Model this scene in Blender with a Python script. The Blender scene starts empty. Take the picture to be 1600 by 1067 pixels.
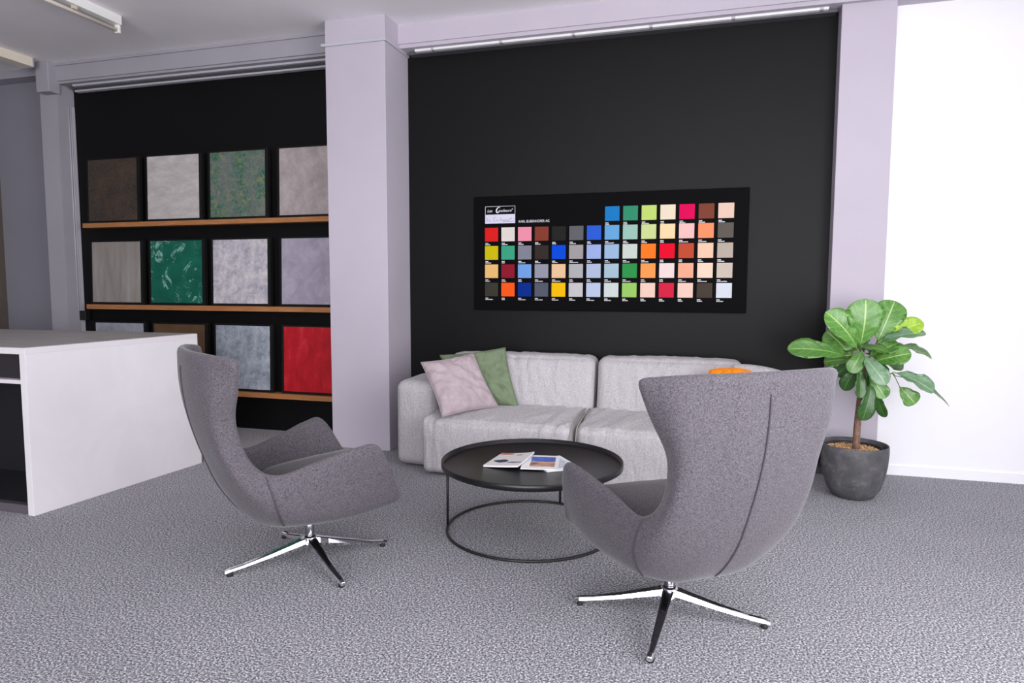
import bpy, bmesh, math, random
from mathutils import Vector, Matrix, noise
PI = math.pi
S = bpy.context.scene
COL = S.collection

# ------------------------------------------------------------------ camera
def setup_camera():
    cd = bpy.data.cameras.new('camera')
    cam = bpy.data.objects.new('camera', cd); COL.objects.link(cam)
    cd.sensor_width = 36; cd.lens = 1050 / 1600 * 36; cd.clip_end = 60
    yaw, pitch, roll = math.radians(-16.19), math.radians(4.76), math.radians(.133)
    f = Vector((math.sin(yaw)*math.cos(pitch), math.cos(yaw)*math.cos(pitch), -math.sin(pitch)))
    r = Vector((math.cos(yaw), -math.sin(yaw), 0)); u = r.cross(f)
    r2 = r*math.cos(roll) + u*math.sin(roll); u2 = -r*math.sin(roll) + u*math.cos(roll)
    m = Matrix((r2, u2, -f)).transposed().to_4x4(); m.translation = (0, 0, 1.4)
    cam.matrix_world = m
    S.camera = cam
setup_camera()

# ------------------------------------------------------------------ light
w = bpy.data.worlds.new('world'); S.world = w; w.use_nodes = True
w.node_tree.nodes['Background'].inputs[0].default_value = (.80, .88, 1, 1)
w.node_tree.nodes['Background'].inputs[1].default_value = .6
def area(name, loc, rot, sx, sy, power, col):
    l = bpy.data.lights.new(name, 'AREA'); l.shape = 'RECTANGLE'; l.size = sx; l.size_y = sy
    l.energy = power; l.color = col
    o = bpy.data.objects.new(name, l); COL.objects.link(o); o.location = loc; o.rotation_euler = rot
    return o
# daylight through the shop windows: behind the camera and to its right
area('daylight_rear', (-.3, -4.45, 1.75), (PI/2, 0, 0), 5.4, 2.7, 345, (.985, .98, 1))
area('daylight_right', (2.66, 1.0, 1.6), (0, PI/2, 0), 2.5, 2.8, 152, (.985, .985, 1))
S.view_settings.view_transform = 'Standard'
S.view_settings.look = 'None'
S.view_settings.gamma = 1
S.view_settings.use_curve_mapping = False
S.view_settings.exposure = 0.3

# ------------------------------------------------------------------ helpers
def tag(o, label=None, cat=None, group=None, kind=None):
    if label: o['label'] = label
    if cat: o['category'] = cat
    if group: o['group'] = group
    if kind: o['kind'] = kind
    return o
def link(name, me, mat=None, parent=None, smooth=False):
    o = bpy.data.objects.new(name, me); COL.objects.link(o)
    if mat is not None and len(me.materials) == 0: me.materials.append(mat)
    if smooth:
        me.polygons.foreach_set('use_smooth', [True]*len(me.polygons))
    if parent: o.parent = parent
    return o
def from_bm(name, bm, mat, parent=None, smooth=False):
    me = bpy.data.meshes.new(name); bm.to_mesh(me); bm.free(); me.update()
    return link(name, me, mat, parent, smooth)
def pyd(name, vs, fs, mat, parent=None, smooth=False):
    me = bpy.data.meshes.new(name); me.from_pydata([tuple(v) for v in vs], [], fs); me.update()
    return link(name, me, mat, parent, smooth)
def empty(name, loc=(0, 0, 0), rz=0, **k):
    o = bpy.data.objects.new(name, None); COL.objects.link(o); o.location = loc; o.rotation_euler = (0, 0, rz)
    o.empty_display_size = .05
    return tag(o, **k)
def bx(bm, x0, x1, y0, y1, z0, z1, bev=0):
    r = bmesh.ops.create_cube(bm, size=1)
    for v in r['verts']:
        v.co = Vector(((x0+x1)/2 + v.co.x*(x1-x0), (y0+y1)/2 + v.co.y*(y1-y0), (z0+z1)/2 + v.co.z*(z1-z0)))
    if bev:
        es = list({e for v in r['verts'] for e in v.link_edges})
        bmesh.ops.bevel(bm, geom=es, offset=bev, segments=2, profile=.5, affect='EDGES')
def box(name, b, mat, parent=None, bev=0, smooth=False):
    bm = bmesh.new(); bx(bm, *b, bev=bev)
    return from_bm(name, bm, mat, parent, smooth)
def prism(name, pts, z0, z1, mat, parent=None, bev=0):
    bm = bmesh.new()
    a = [bm.verts.new((x, y, z0)) for x, y in pts]; b = [bm.verts.new((x, y, z1)) for x, y in pts]
    n = len(pts)
    bm.faces.new(a[::-1]); bm.faces.new(b)
    for i in range(n): bm.faces.new((a[i], a[(i+1) % n], b[(i+1) % n], b[i]))
    bmesh.ops.recalc_face_normals(bm, faces=bm.faces)
    if bev: bmesh.ops.bevel(bm, geom=list(bm.edges), offset=bev, segments=2, profile=.5, affect='EDGES')
    return from_bm(name, bm, mat, parent)
def tube_bm(bm, pts, rad, seg=10, closed=False, caps=True):
    pts = [Vector(p) for p in pts]; n = len(pts)
    if not hasattr(rad, '__len__'): rad = [rad]*n
    rings = []; up = None
    for i, p in enumerate(pts):
        if closed: d = (pts[(i+1) % n]-pts[i-1]).normalized()
        else: d = (pts[min(i+1, n-1)]-pts[max(i-1, 0)]).normalized()
        if up is None:
            up = Vector((0, 0, 1)) if abs(d.z) < .9 else Vector((1, 0, 0))
        s = d.cross(up).normalized(); up = s.cross(d).normalized()
        rings.append([bm.verts.new(p + (s*math.cos(2*PI*k/seg) + up*math.sin(2*PI*k/seg))*rad[i]) for k in range(seg)])
    for i in range(n if closed else n-1):
        a, b = rings[i], rings[(i+1) % n]
        for k in range(seg): bm.faces.new((a[k], a[(k+1) % seg], b[(k+1) % seg], b[k]))
    if caps and not closed:
        bm.faces.new(rings[0][::-1]); bm.faces.new(rings[-1])
def tube(name, pts, rad, mat, parent=None, seg=10, closed=False):
    bm = bmesh.new(); tube_bm(bm, pts, rad, seg, closed)
    bmesh.ops.recalc_face_normals(bm, faces=bm.faces)
    return from_bm(name, bm, mat, parent, True)
def lathe(name, prof, mat, parent=None, seg=48, c=(0, 0)):
    bm = bmesh.new(); rings = []
    for r, z in prof:
        if r < 1e-5: rings.append([bm.verts.new((c[0], c[1], z))])
        else: rings.append([bm.verts.new((c[0]+r*math.cos(2*PI*k/seg), c[1]+r*math.sin(2*PI*k/seg), z)) for k in range(seg)])
    for a, b in zip(rings, rings[1:]):
        for k in range(seg):
            q = [a[k % len(a)], a[(k+1) % len(a)], b[(k+1) % len(b)], b[k % len(b)]]
            q = [v for i, v in enumerate(q) if v not in q[:i]]
            if len(q) > 2: bm.faces.new(q)
    bmesh.ops.recalc_face_normals(bm, faces=bm.faces)
    return from_bm(name, bm, mat, parent, True)
def fbm(p, o=3):
    return noise.fractal(Vector(p), 1.0, 2.0, o)

# ------------------------------------------------------------------ materials
def L(c):  # srgb 0-255 -> linear
    return tuple(((v/255)/12.92 if v/255 <= .04045 else ((v/255+.055)/1.055)**2.4) for v in c) + (1,)
class N:
    def __init__(s, name, rough=.6, col=(.5, .5, .5, 1), metal=0, spec=None, sheen=0):
        s.m = bpy.data.materials.new(name); s.m.use_nodes = True
        s.t = s.m.node_tree; s.b = s.t.nodes['Principled BSDF']
        s.b.inputs['Base Color'].default_value = col; s.b.inputs['Roughness'].default_value = rough
        s.b.inputs['Metallic'].default_value = metal
        if spec is not None: s.b.inputs['Specular IOR Level'].default_value = spec
        if sheen:
            s.b.inputs['Sheen Weight'].default_value = sheen; s.b.inputs['Sheen Roughness'].default_value = .4
    def n(s, t, **k):
        x = s.t.nodes.new(t)
        for a, b in k.items(): setattr(x, a, b)
        return x
    def lk(s, a, b): s.t.links.new(a, b)
    def coord(s, scale=(1, 1, 1), kind='Object', rot=(0, 0, 0)):
        tc = s.n('ShaderNodeTexCoord'); mp = s.n('ShaderNodeMapping')
        mp.inputs['Scale'].default_value = scale; mp.inputs['Rotation'].default_value = rot
        s.lk(tc.outputs[kind], mp.inputs[0]); return mp.outputs[0]
    def noise(s, vec, scale, detail=3, rough=.5, dist=0):
        x = s.n('ShaderNodeTexNoise'); x.inputs['Scale'].default_value = scale; x.inputs['Detail'].default_value = detail
        x.inputs['Roughness'].default_value = rough; x.inputs['Distortion'].default_value = dist
        s.lk(vec, x.inputs['Vector']); return x.outputs['Fac']
    def ramp(s, fac, stops, interp='LINEAR'):
        x = s.n('ShaderNodeValToRGB'); r = x.color_ramp; r.interpolation = interp
        while len(r.elements) < len(stops): r.elements.new(.5)
        for e, (p, c) in zip(r.elements, stops): e.position = p; e.color = c
        s.lk(fac, x.inputs[0]); return x.outputs[0]
    def mix(s, fac, a, b, mode='MIX'):
        x = s.n('ShaderNodeMix', data_type='RGBA', blend_type=mode)
        if hasattr(fac, 'links'): s.lk(fac, x.inputs[0])
        else: x.inputs[0].default_value = fac
        for i, v in ((6, a), (7, b)):
            if hasattr(v, 'links'): s.lk(v, x.inputs[i])
            else: x.inputs[i].default_value = v
        return x.outputs[2]
    def math(s, op, a, b=0):
        x = s.n('ShaderNodeMath', operation=op)
        for i, v in ((0, a), (1, b)):
            if hasattr(v, 'links'): s.lk(v, x.inputs[i])
            else: x.inputs[i].default_value = v
        return x.outputs[0]
    def color(s, c): s.lk(c, s.b.inputs['Base Color'])
    def bump(s, h, strength=.3, dist=.01):
        x = s.n('ShaderNodeBump'); x.inputs['Strength'].default_value = strength; x.inputs['Distance'].default_value = dist
        s.lk(h, x.inputs['Height']); s.lk(x.outputs[0], s.b.inputs['Normal'])
def g(v): return (v, v, v, 1)
def plain(name, rgb, rough=.6, **k): return N(name, rough, L(rgb), **k).m
def paint(name, rgb, rough=.75, var=.04):
    m = N(name, rough, L(rgb), spec=.3); v = m.coord()
    c = L(rgb); d = tuple(x*(1-var*2) for x in c[:3]) + (1,)
    m.color(m.ramp(m.noise(v, 1.3, 5), [(.3, d), (.7, c)]))
    m.bump(m.noise(v, 180, 2), .06, .003); return m.m

MAT = {}
MAT['lavender'] = paint('lavender_paint', (193, 185, 197))
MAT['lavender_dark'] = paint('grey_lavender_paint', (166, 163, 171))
MAT['ceiling'] = paint('ceiling_paint', (250, 246, 250), .9)
MAT['white'] = paint('white_paint', (248, 247, 250), .8, .01)
MAT['grey_wall'] = paint('grey_wall_paint', (138, 136, 145))
MAT['black_wall'] = N('black_wall_paint', .5, L((8, 7, 8)), spec=.2).m
MAT['rail'] = plain('rail_metal', (190, 188, 196), .5)
MAT['diffuser'] = plain('strip_diffuser', (238, 238, 238), .4)
MAT['dark_metal'] = plain('dark_aluminium', (95, 93, 98), .5, metal=.4)
MAT['black'] = plain('black_lacquer', (22, 22, 23), .45)
MAT['frame_black'] = plain('black_frame_wood', (17, 16, 17), .7, spec=.25)
MAT['rubber'] = plain('black_rubber', (18, 18, 18), .7)
MAT['cable'] = plain('white_cable', (205, 203, 210), .5)
MAT['chrome'] = plain('chrome', (232, 232, 235), .07, metal=1)
MAT['steel'] = plain('brushed_steel', (165, 166, 172), .28, metal=1)
MAT['paper'] = plain('white_paper', (240, 240, 240), .5)
MAT['lamp_white'] = plain('lamp_housing', (240, 240, 236), .4)
MAT['tube_glass'] = plain('fluorescent_tube', (238, 226, 212), .25)

def carpet():
    m = N('loop_carpet', .95, spec=.1, sheen=.15); v = m.coord()
    f = m.noise(v, 118, 3, .7); f2 = m.noise(v, 360, 1)
    big = m.noise(v, 3.0, 3)
    a = m.ramp(f, [(.38, L((42, 43, 47))), (.47, L((106, 106, 112))), (.53, L((153, 152, 158))), (.62, L((226, 225, 230)))])
    a = m.mix(.12, a, m.ramp(f2, [(.4, L((66, 67, 74))), (.6, L((200, 199, 206)))]))
    a = m.mix(.35, a, m.ramp(big, [(.3, g(.78)), (.7, g(1))]), 'MULTIPLY')
    m.color(a); m.bump(m.math('ADD', f, f2), .3, .002); return m.m
MAT['carpet'] = carpet()
def melange(name, dark, light, scale=260, stretch=(1, 1, .35), bumpn=.25):
    m = N(name, .92, spec=.15, sheen=.22); v = m.coord(stretch)
    v2 = m.coord((.45, .45, 1.2))
    f = m.noise(v, scale, 2, .6); f2 = m.noise(v2, scale*.8, 2, .6)
    h = m.math('MULTIPLY', m.math('ADD', f, f2), .5)
    m.color(m.ramp(h, [(.38, L(dark)), (.62, L(light))]))
    m.bump(h, bumpn, .003); return m.m
MAT['chair_fabric'] = melange('mauve_grey_melange', (64, 60, 65), (108, 103, 110), 360)
MAT['cushion_fabric'] = melange('seat_cushion_melange', (62, 59, 63), (100, 96, 101), 420)
MAT['seam'] = plain('seam_thread', (72, 66, 76), .9)
def linen(name, dark, light):
    m = N(name, .9, spec=.15, sheen=.2)
    f = m.noise(m.coord((1, 1, .12)), 600, 2); f2 = m.noise(m.coord((.12, .12, 1)), 600, 2)
    h = m.math('MULTIPLY', m.math('ADD', f, f2), .5)
    m.color(m.ramp(h, [(.38, L(dark)), (.6, L(light))]))
    wr = m.noise(m.coord((12, 6, 3)), 1.6, 4, .6, .9)
    m.bump(m.math('ADD', m.math('MULTIPLY', h, .05), wr), .5, .025); return m.m
MAT['linen'] = linen('light_grey_linen', (158, 154, 157), (202, 198, 201))
MAT['piping'] = plain('linen_piping', (150, 150, 138), .8)
def velvet(name, rgb, sheen=.5):
    c = L(rgb); m = N(name, .8, spec=.2, sheen=sheen); v = m.coord()
    d = tuple(x*.78 for x in c[:3])+(1,)
    m.color(m.ramp(m.noise(v, 9, 4, .6, .6), [(.3, d), (.7, c)]))
    m.bump(m.noise(v, 12, 4, .6, 1.2), .45, .025); return m.m
MAT['pink'] = velvet('dusty_pink_velvet', (186, 170, 175), .2)
MAT['sage'] = velvet('sage_green_suede', (120, 136, 108), .1)
MAT['orange'] = velvet('orange_velvet', (240, 140, 10), .2)
def wood(name, a, b, axis=(1, 14, 14), rough=.5):
    m = N(name, rough, spec=.3); f = m.noise(m.coord(axis), 3.5, 5, .65, 1.2)
    m.color(m.ramp(f, [(.3, L(a)), (.7, L(b))])); m.bump(f, .1, .003); return m.m
MAT['oak'] = wood('oak_ledge', (150, 96, 56), (186, 130, 84))
MAT['worktop'] = wood('grey_concrete_laminate', (158, 153, 149), (186, 181, 178), (1, 6, 1), .45)
def cabinet():
    m = N('pale_plaster_laminate', .45, spec=.35); v = m.coord((1, 1, 1))
    f = m.noise(v, 2.2, 5, .6, .6)
    m.color(m.ramp(f, [(.3, L((222, 219, 222))), (.7, L((230, 227, 230)))])); return m.m
MAT['cabinet'] = cabinet()
MAT['cab_edge'] = plain('pale_edge_band', (224, 219, 223), .5)
MAT['cab_dark'] = plain('dark_cabinet_inside', (44, 42, 46), .35)
MAT['cab_black'] = plain('black_cabinet_inside', (26, 27, 34), .6)
MAT['plinth'] = plain('dark_grey_plinth', (92, 86, 94), .6)
def stone():
    m = N('dark_stoneware', .55, spec=.4); v = m.coord()
    f = m.noise(v, 11, 7, .7, .3); f2 = m.noise(m.coord((1, 1, .3)), 24, 4, .6, .5)
    a = m.ramp(f, [(.3, L((66, 65, 68))), (.55, L((88, 87, 90))), (.75, L((122, 121, 124)))])
    m.color(m.mix(m.ramp(f2, [(.66, g(0)), (.76, g(.5))]), a, L((150, 150, 152)))); m.bump(f, .2, .004); return m.m
MAT['stone'] = stone()
def bark():
    m = N('fig_bark', .75); f = m.noise(m.coord((3, 3, 1)), 26, 4, .6, .4)
    m.color(m.ramp(f, [(.3, L((92, 66, 54))), (.7, L((148, 116, 98)))])); m.bump(f, .4, .004); return m.m
MAT['bark'] = bark()
def gravel():
    m = N('clay_granules', .8); f = m.noise(m.coord(), 70, 1)
    m.color(m.ramp(f, [(.35, L((150, 104, 62))), (.5, L((205, 160, 108))), (.65, L((236, 208, 165)))])); return m.m
MAT['gravel'] = gravel()
def leafmat(name, a, b, vein, rough=.32, under=None):
    m = N(name, rough, spec=.55)
    uv = m.n('ShaderNodeUVMap'); sx = m.n('ShaderNodeSeparateXYZ'); m.lk(uv.outputs[0], sx.inputs[0])
    u = m.math('ABSOLUTE', m.math('SUBTRACT', m.math('MULTIPLY', sx.outputs[0], 2), 1))
    mid = m.math('LESS_THAN', u, .045)
    ph = m.math('FRACT', m.math('MULTIPLY', m.math('SUBTRACT', sx.outputs[1], m.math('MULTIPLY', u, .22)), 7.5))
    side = m.math('LESS_THAN', m.math('ABSOLUTE', m.math('SUBTRACT', ph, .5)), .035)
    vv = m.math('MAXIMUM', mid, m.math('MULTIPLY', side, .42))
    base = m.ramp(m.noise(m.coord(), 22, 3, .6, .5), [(.3, L(a)), (.7, L(b))])
    m.color(m.mix(vv, base, L(vein)))
    m.b.inputs['Transmission Weight'].default_value = 0
    m.b.inputs['Subsurface Weight'].default_value = .0
    m.bump(m.math('SUBTRACT', m.noise(m.coord(), 30, 2), m.math('MULTIPLY', vv, 1)), .3, .004)
    return m.m
LM = [leafmat('leaf_fresh_green', (64, 116, 40), (102, 152, 68), (164, 196, 116)),
      leafmat('leaf_mid_green', (50, 98, 28), (78, 126, 44), (132, 168, 84)),
      leafmat('leaf_yellow_green', (122, 168, 30), (166, 200, 64), (190, 214, 110)),
      leafmat('leaf_grey_green', (80, 120, 82), (118, 152, 118), (160, 188, 148)),
      leafmat('leaf_deep_green', (34, 74, 26), (54, 96, 38), (88, 130, 64))]

# ------------------------------------------------------------------ the room
ZC = 3.575      # ceiling
ZB = 3.385      # underside of the beams
YW = 5.52       # back wall plane
def st(name, b, mat, bev=0): return tag(box(name, b, mat, bev=bev), kind='structure')
st('floor', (-9.2, 2.85, -4.7, 6.0, -.08, 0), MAT['carpet'])
st('ceiling', (-9.2, 2.85, -4.7, 6.0, ZC, ZC+.1), MAT['ceiling'])
st('wall_back_left', (-6.27, -3.095, YW, YW+.12, 0, ZB), MAT['black_wall'])
st('wall_back_centre', (-2.55, .865, YW, YW+.12, 0, ZB), MAT['black_wall'])
st('wall_back_right', (1.215, 2.7, YW, YW+.12, 0, ZC), MAT['white'])
st('wall_back_far_left', (-9.1, -6.49, YW, YW+.12, 0, ZC), MAT['grey_wall'])
st('wall_left', (-9.2, -9.1, -4.6, 6.0, 0, ZC), MAT['grey_wall'])
# right wall with its shop window
st('wall_right', (2.7, 2.8, -4.6, -.45, 0, ZC), MAT['white'])
st('wall_right_pier', (2.7, 2.8, 2.45, 5.64, 0, ZC), MAT['white'])
st('wall_right_sill', (2.7, 2.8, -.45, 2.45, 0, .3), MAT['white'])
st('wall_right_lintel', (2.7, 2.8, -.45, 2.45, 3.0, ZC), MAT['white'])
st('wall_rear', (-9.1, -3.05, -4.6, -4.5, 0, ZC), MAT['grey_wall'])
st('wall_rear_pier', (2.45, 2.7, -4.6, -4.5, 0, ZC), MAT['white'])
st('wall_rear_sill', (-3.05, 2.45, -4.6, -4.5, 0, .38), MAT['white'])
st('wall_rear_lintel', (-3.05, 2.45, -4.6, -4.5, 3.12, ZC), MAT['white'])
# pillars
def pillar(name, x0, x1, y0, z1=ZC):
    return st(name, (x0, x1, y0, YW+.12, 0, z1), MAT['lavender'], bev=.004)
pillar('trim_1', -3.095, -2.55, 5.085)
pillar('trim_2', .862, 1.215, 5.385)
# left corner pillar with its stepped head
bm = bmesh.new()
bx(bm, -6.49, -6.27, 5.33, YW+.12, 0, ZC)
bx(bm, -6.40, -6.24, 5.22, 5.345, 3.285, ZC, bev=.006)
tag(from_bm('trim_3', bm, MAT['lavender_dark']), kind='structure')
# beams over the black bays
bm = bmesh.new()
bx(bm, -6.25, -3.095, 5.31, YW+.12, ZB+.02, ZC-.028)
bx(bm, -6.25, -3.095, 5.295, YW+.12, ZC-.028, ZC)
bx(bm, -6.25, -3.095, 5.33, YW+.12, ZB, ZB+.02)
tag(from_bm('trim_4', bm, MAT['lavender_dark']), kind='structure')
bm = bmesh.new()
bx(bm, -2.55, 2.7, 5.33, YW+.12, ZB+.03, ZC)
bx(bm, -2.55, 2.7, 5.345, YW+.12, ZB, ZB+.03)
tag(from_bm('trim_5', bm, MAT['lavender']), kind='structure')
# beam and brown door jamb behind the left light
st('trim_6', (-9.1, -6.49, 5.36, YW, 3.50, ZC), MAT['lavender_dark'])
st('trim_7', (-7.6, -7.34, 5.46, YW, 0, 3.4), plain('brown_jamb', (92, 84, 76)))
# baseboard of the centre bay
st('baseboard_back_centre', (-2.55, .862, YW-.14, YW, 0, .05), plain('grey_baseboard', (74, 72, 76)))
st('baseboard_back_right', (1.215, 2.7, YW-.012, YW, 0, .07), MAT['white'])

# white cover strip that wraps around the pillar
t = empty('picture_rail', (-3.1, 5.08, 3.37), label='thin white strip wrapped round the head of the broad lavender pillar', cat='strip')
def chlocal(t, o):
    o.matrix_parent_inverse = Matrix.Translation(t.location).inverted(); return o
chlocal(t, box('front_strip', (-3.125, -2.538, 5.068, 5.085, 3.362, 3.386), MAT['rail'], t, bev=.002))
chlocal(t, box('side_strip', (-2.55, -2.536, 5.07, 5.53, 3.362, 3.386), MAT['rail'], t, bev=.002))

# strips under the beams
def track(x0, x1, joints, y, label, dm='diffuser'):
    t = empty('light_track', (x0, y, ZB), label=label, cat='light track', group='light tracks under the beams')
    chlocal(t, box('rail', (x0, x1, y+.045, YW-.002, ZB-.028, ZB-.001), MAT['dark_metal'], t, bev=.002))
    xs = [x0+.06] + [j for j in joints if x0+.1 < j < x1-.1] + [x1-.05]
    for a, b in zip(xs, xs[1:]):
        chlocal(t, box('diffuser', (a+.012, b-.012, y, y+.04, ZB-.02, ZB-.001), MAT[dm], t, bev=.003))
    for j in xs[1:-1]:
        chlocal(t, box('joint', (j-.012, j+.012, y+.003, y+.037, ZB-.017, ZB-.001), MAT['rail'], t))
    return t
track(-2.50, .84, [-2.27+.6*k for k in range(6)], 5.39, 'segmented white track under the beam above the wide black wall')
track(-6.2, -3.12, [-6.1+.69*k for k in range(5)], 5.38, 'segmented grey track under the beam above the sample ledges', 'rail')
chl = box('trim_8', (-6.2, -3.1, YW-.05, YW, ZB-.045, ZB-.029), MAT['rail']); tag(chl, kind='structure')

# fluorescent battens
def batten(x, y0, y1, label, tubeside=True):
    t = empty('fluorescent_batten', (x, (y0+y1)/2, ZC), label=label, cat='ceiling light')
    chlocal(t, box('housing', (x-.035, x+.035, y0, y1, ZC-.072, ZC), MAT['lamp_white'], t, bev=.003))
    if tubeside:
        for yy in (y0+.012, y1-.012):
            chlocal(t, box('lampholder', (x-.022, x+.022, yy-.011, yy+.011, ZC-.137, ZC-.072), MAT['lamp_white'], t, bev=.004))
        chlocal(t, tube('fluorescent_tube', [(x, y0+.02, ZC-.115), (x, y0+.5*(y1-y0), ZC-.115), (x, y1-.02, ZC-.115)], .015, MAT['tube_glass'], t, seg=14))
        chlocal(t, box('starter', (x-.012, x+.012, y0+(y1-y0)*.72, y0+(y1-y0)*.72+.035, ZC-.095, ZC-.072), plain('starter_plastic', (205, 200, 178)), t))
    return t
batten(-4.665, 3.05, 4.55, 'white fluorescent light with bare tube at the top left of the ceiling')
def wide_batten():
    t = empty('covered_batten', (-6.38, 4.45, ZC), label='cream covered ceiling light ending at the grey corner pillar head', cat='ceiling light')
    chlocal(t, box('housing', (-6.44, -6.30, 3.7, 5.12, ZC-.085, ZC), plain('cream_housing', (236, 226, 208), .5), t, bev=.003))
    chlocal(t, box('end_cap', (-6.445, -6.295, 5.12, 5.13, ZC-.088, ZC), MAT['lavender_dark'], t))
wide_batten()

# thin cables up the corner pillar + black box
t = empty('cable_run', (-6.26, 5.47, 1.1), label='pair of thin white cables down the grey corner pillar beside the black wall', cat='cable')
for yy in (5.445, 5.468):
    chlocal(t, tube('cable', [(-6.264, yy, 1.13), (-6.264, yy, 2.2), (-6.264, yy, 3.2)], .004, MAT['cable'], t, seg=6))
chlocal(t, box('corner_channel', (-6.27, -6.262, 5.48, 5.515, 0, 3.2), MAT['rail'], t))
o = box('junction_box', (-6.27, -6.19, 5.455, 5.515, 1.03, 1.13), MAT['black'], bev=.006)
tag(o, 'small black box on the corner pillar at the left end of the middle ledge', 'box')

# ------------------------------------------------------------------ ledges and sample boards
LEDGE = [(2.018, 1.973, 'topmost'), (1.198, 1.151, 'middle'), (.378, .330, 'lowest')]
for z1, z0, nm in LEDGE:
    o = box('picture_ledge', (-6.113, -3.096, 5.405, YW, z0, z1), MAT['oak'], bev=.002)
    tag(o, '%s oak ledge on the black wall carrying sample boards' % nm, 'shelf', 'oak ledges on the black wall')
def sample_mat(i, name):
    m = N(name, .55, spec=.3)
    v = m.coord((1, 1, 1))
    if i == 0:
        f = m.noise(v, 5, 6, .7); f2 = m.noise(v, 90, 2)
        c = m.mix(.4, m.ramp(f, [(.35, L((38, 30, 22))), (.7, L((88, 62, 34)))]), m.ramp(f2, [(.3, g(.02)), (.7, g(.10))]))
    elif i in (1, 3, 7):
        a, b = {1: ((168, 160, 156), (206, 202, 202)), 3: ((146, 134, 134), (190, 180, 178)), 7: ((146, 138, 154), (182, 175, 190))}[i]
        f = m.noise(m.coord((.8, 1, 1.7) if i == 1 else (1, 1, 1), rot=(0, -.75 if i == 1 else .4, 0)), 6, 9, .72, .15 if i != 7 else .6)
        c = m.ramp(f, [(.3, L(a)), (.5, L(tuple((x+y)/2 for x, y in zip(a, b)))), (.7, L(b))])
    elif i == 2:
        f = m.noise(v, 16, 7, .75, 1.2); f2 = m.noise(m.coord((1, 1, .6)), 3.2, 3, .5, .8); f3 = m.noise(v, 36, 5, .85, .9)
        base = m.ramp(f, [(.35, L((92, 102, 96))), (.65, L((122, 126, 122)))])
        k = m.math('MULTIPLY', m.ramp(f3, [(.49, g(0)), (.53, g(1))]), m.ramp(f2, [(.36, g(0)), (.52, g(1))]))
        c = m.mix(k, base, m.ramp(f, [(.42, L((10, 92, 70))), (.53, L((32, 112, 76))), (.60, L((150, 134, 40)))]))
    elif i == 4:
        f = m.noise(m.coord((3.5, 1, .5)), 3, 6, .6, .3)
        c = m.ramp(f, [(.3, L((128, 120, 114))), (.7, L((158, 152, 148)))])
    elif i == 5:
        f = m.noise(m.coord((1, 1, 1), rot=(0, .5, 0)), 3.4, 8, .6, 1.0); f2 = m.noise(v, 7, 8, .8, .8); f3 = m.noise(v, 6, 3)
        base = m.ramp(f3, [(.3, L((8, 84, 68))), (.7, L((16, 104, 84)))])
        k1 = m.ramp(m.math('ABSOLUTE', m.math('SUBTRACT', f, .5)), [(.008, g(1)), (.03, g(0))])
        k2 = m.ramp(f2, [(.50, g(0)), (.58, g(1))])
        c = m.mix(m.math('MULTIPLY', m.math('MULTIPLY', k1, k2), .9), base, L((150, 196, 184)))
    elif i in (6, 8, 10):
        a, b = {6: ((150, 148, 162), (212, 206, 208)), 8: ((138, 142, 152), (170, 174, 182)), 10: ((120, 128, 140), (182, 189, 199))}[i]
        f = m.noise(v, 9 if i != 8 else 5, 9, .78, .25)
        c = m.ramp(f, [(.36, L(a)), (.5, L(tuple(x*.4+y*.6 for x, y in zip(a, b)))), (.6, L(b))])
    elif i == 9:
        f = m.noise(v, 6, 6, .7, .5); c = m.ramp(f, [(.3, L((84, 62, 44))), (.7, L((108, 82, 58)))])
    else:
        f = m.noise(m.coord((1.5, 1, .8)), 4.5, 8, .7, .3)
        c = m.ramp(f, [(.3, L((150, 14, 26))), (.55, L((188, 24, 38))), (.75, L((214, 70, 82)))])
    m.color(c); return m.m
XS = (-6.065, -5.325, -4.585, -3.822)
LBL = ['dark brown rusty sample board, leftmost on the top ledge',
       'off white brushed plaster sample board, second on the top ledge',
       'grey sample board with green and gold flecks on the top ledge',
       'warm beige grey sample board, top ledge beside the pillar',
       'plain taupe grey sample board, leftmost on the middle ledge',
       'emerald green marbled sample board with white veins',
       'pale grey mottled sample board right of the emerald green one',
       'lilac grey plaster sample board, middle ledge beside the pillar',
       'light blue grey sample board, leftmost on the lowest ledge behind the counter',
       'plain brown sample board on the lowest ledge behind the counter',
       'blue grey clouded sample board, left of the red one',
       'bright red plaster sample board on the lowest ledge beside the pillar']
MN = ['rusty_brown', 'brushed_offwhite', 'green_gold_fleck', 'beige_plaster', 'taupe_plaster', 'emerald_marble', 'pale_mottle',
      'lilac_plaster', 'light_blue_grey', 'flat_brown', 'blue_grey_cloud', 'red_plaster']
def board_meshes():
    fr = bmesh.new(); bx(fr, -.332, .332, 0, .045, 0, .655, bev=.002)
    return fr
k = 0
for r, (z1, z0, nm) in enumerate(LEDGE):
    for c, x in enumerate(XS):
        t = empty('sample_board', (x+.305, 5.445, z1), label=LBL[k], cat='sample board', group='sample boards on the oak ledges')
        t.rotation_euler = (math.radians(-1.8), 0, 0)
        w_ = .332 if c < 3 else (.332)
        if c == 3: w_ = .332
        b = box('frame', (-w_ if c < 3 else -.332, .332 if c < 3 else .322, 0, .045, 0.001, .648), MAT['frame_black'], t, bev=.002)
        box('sample_face', (-.303, .303, -.006, .0, .024, .632), sample_mat(k, MN[k]), t, bev=.001)
        k += 1

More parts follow.
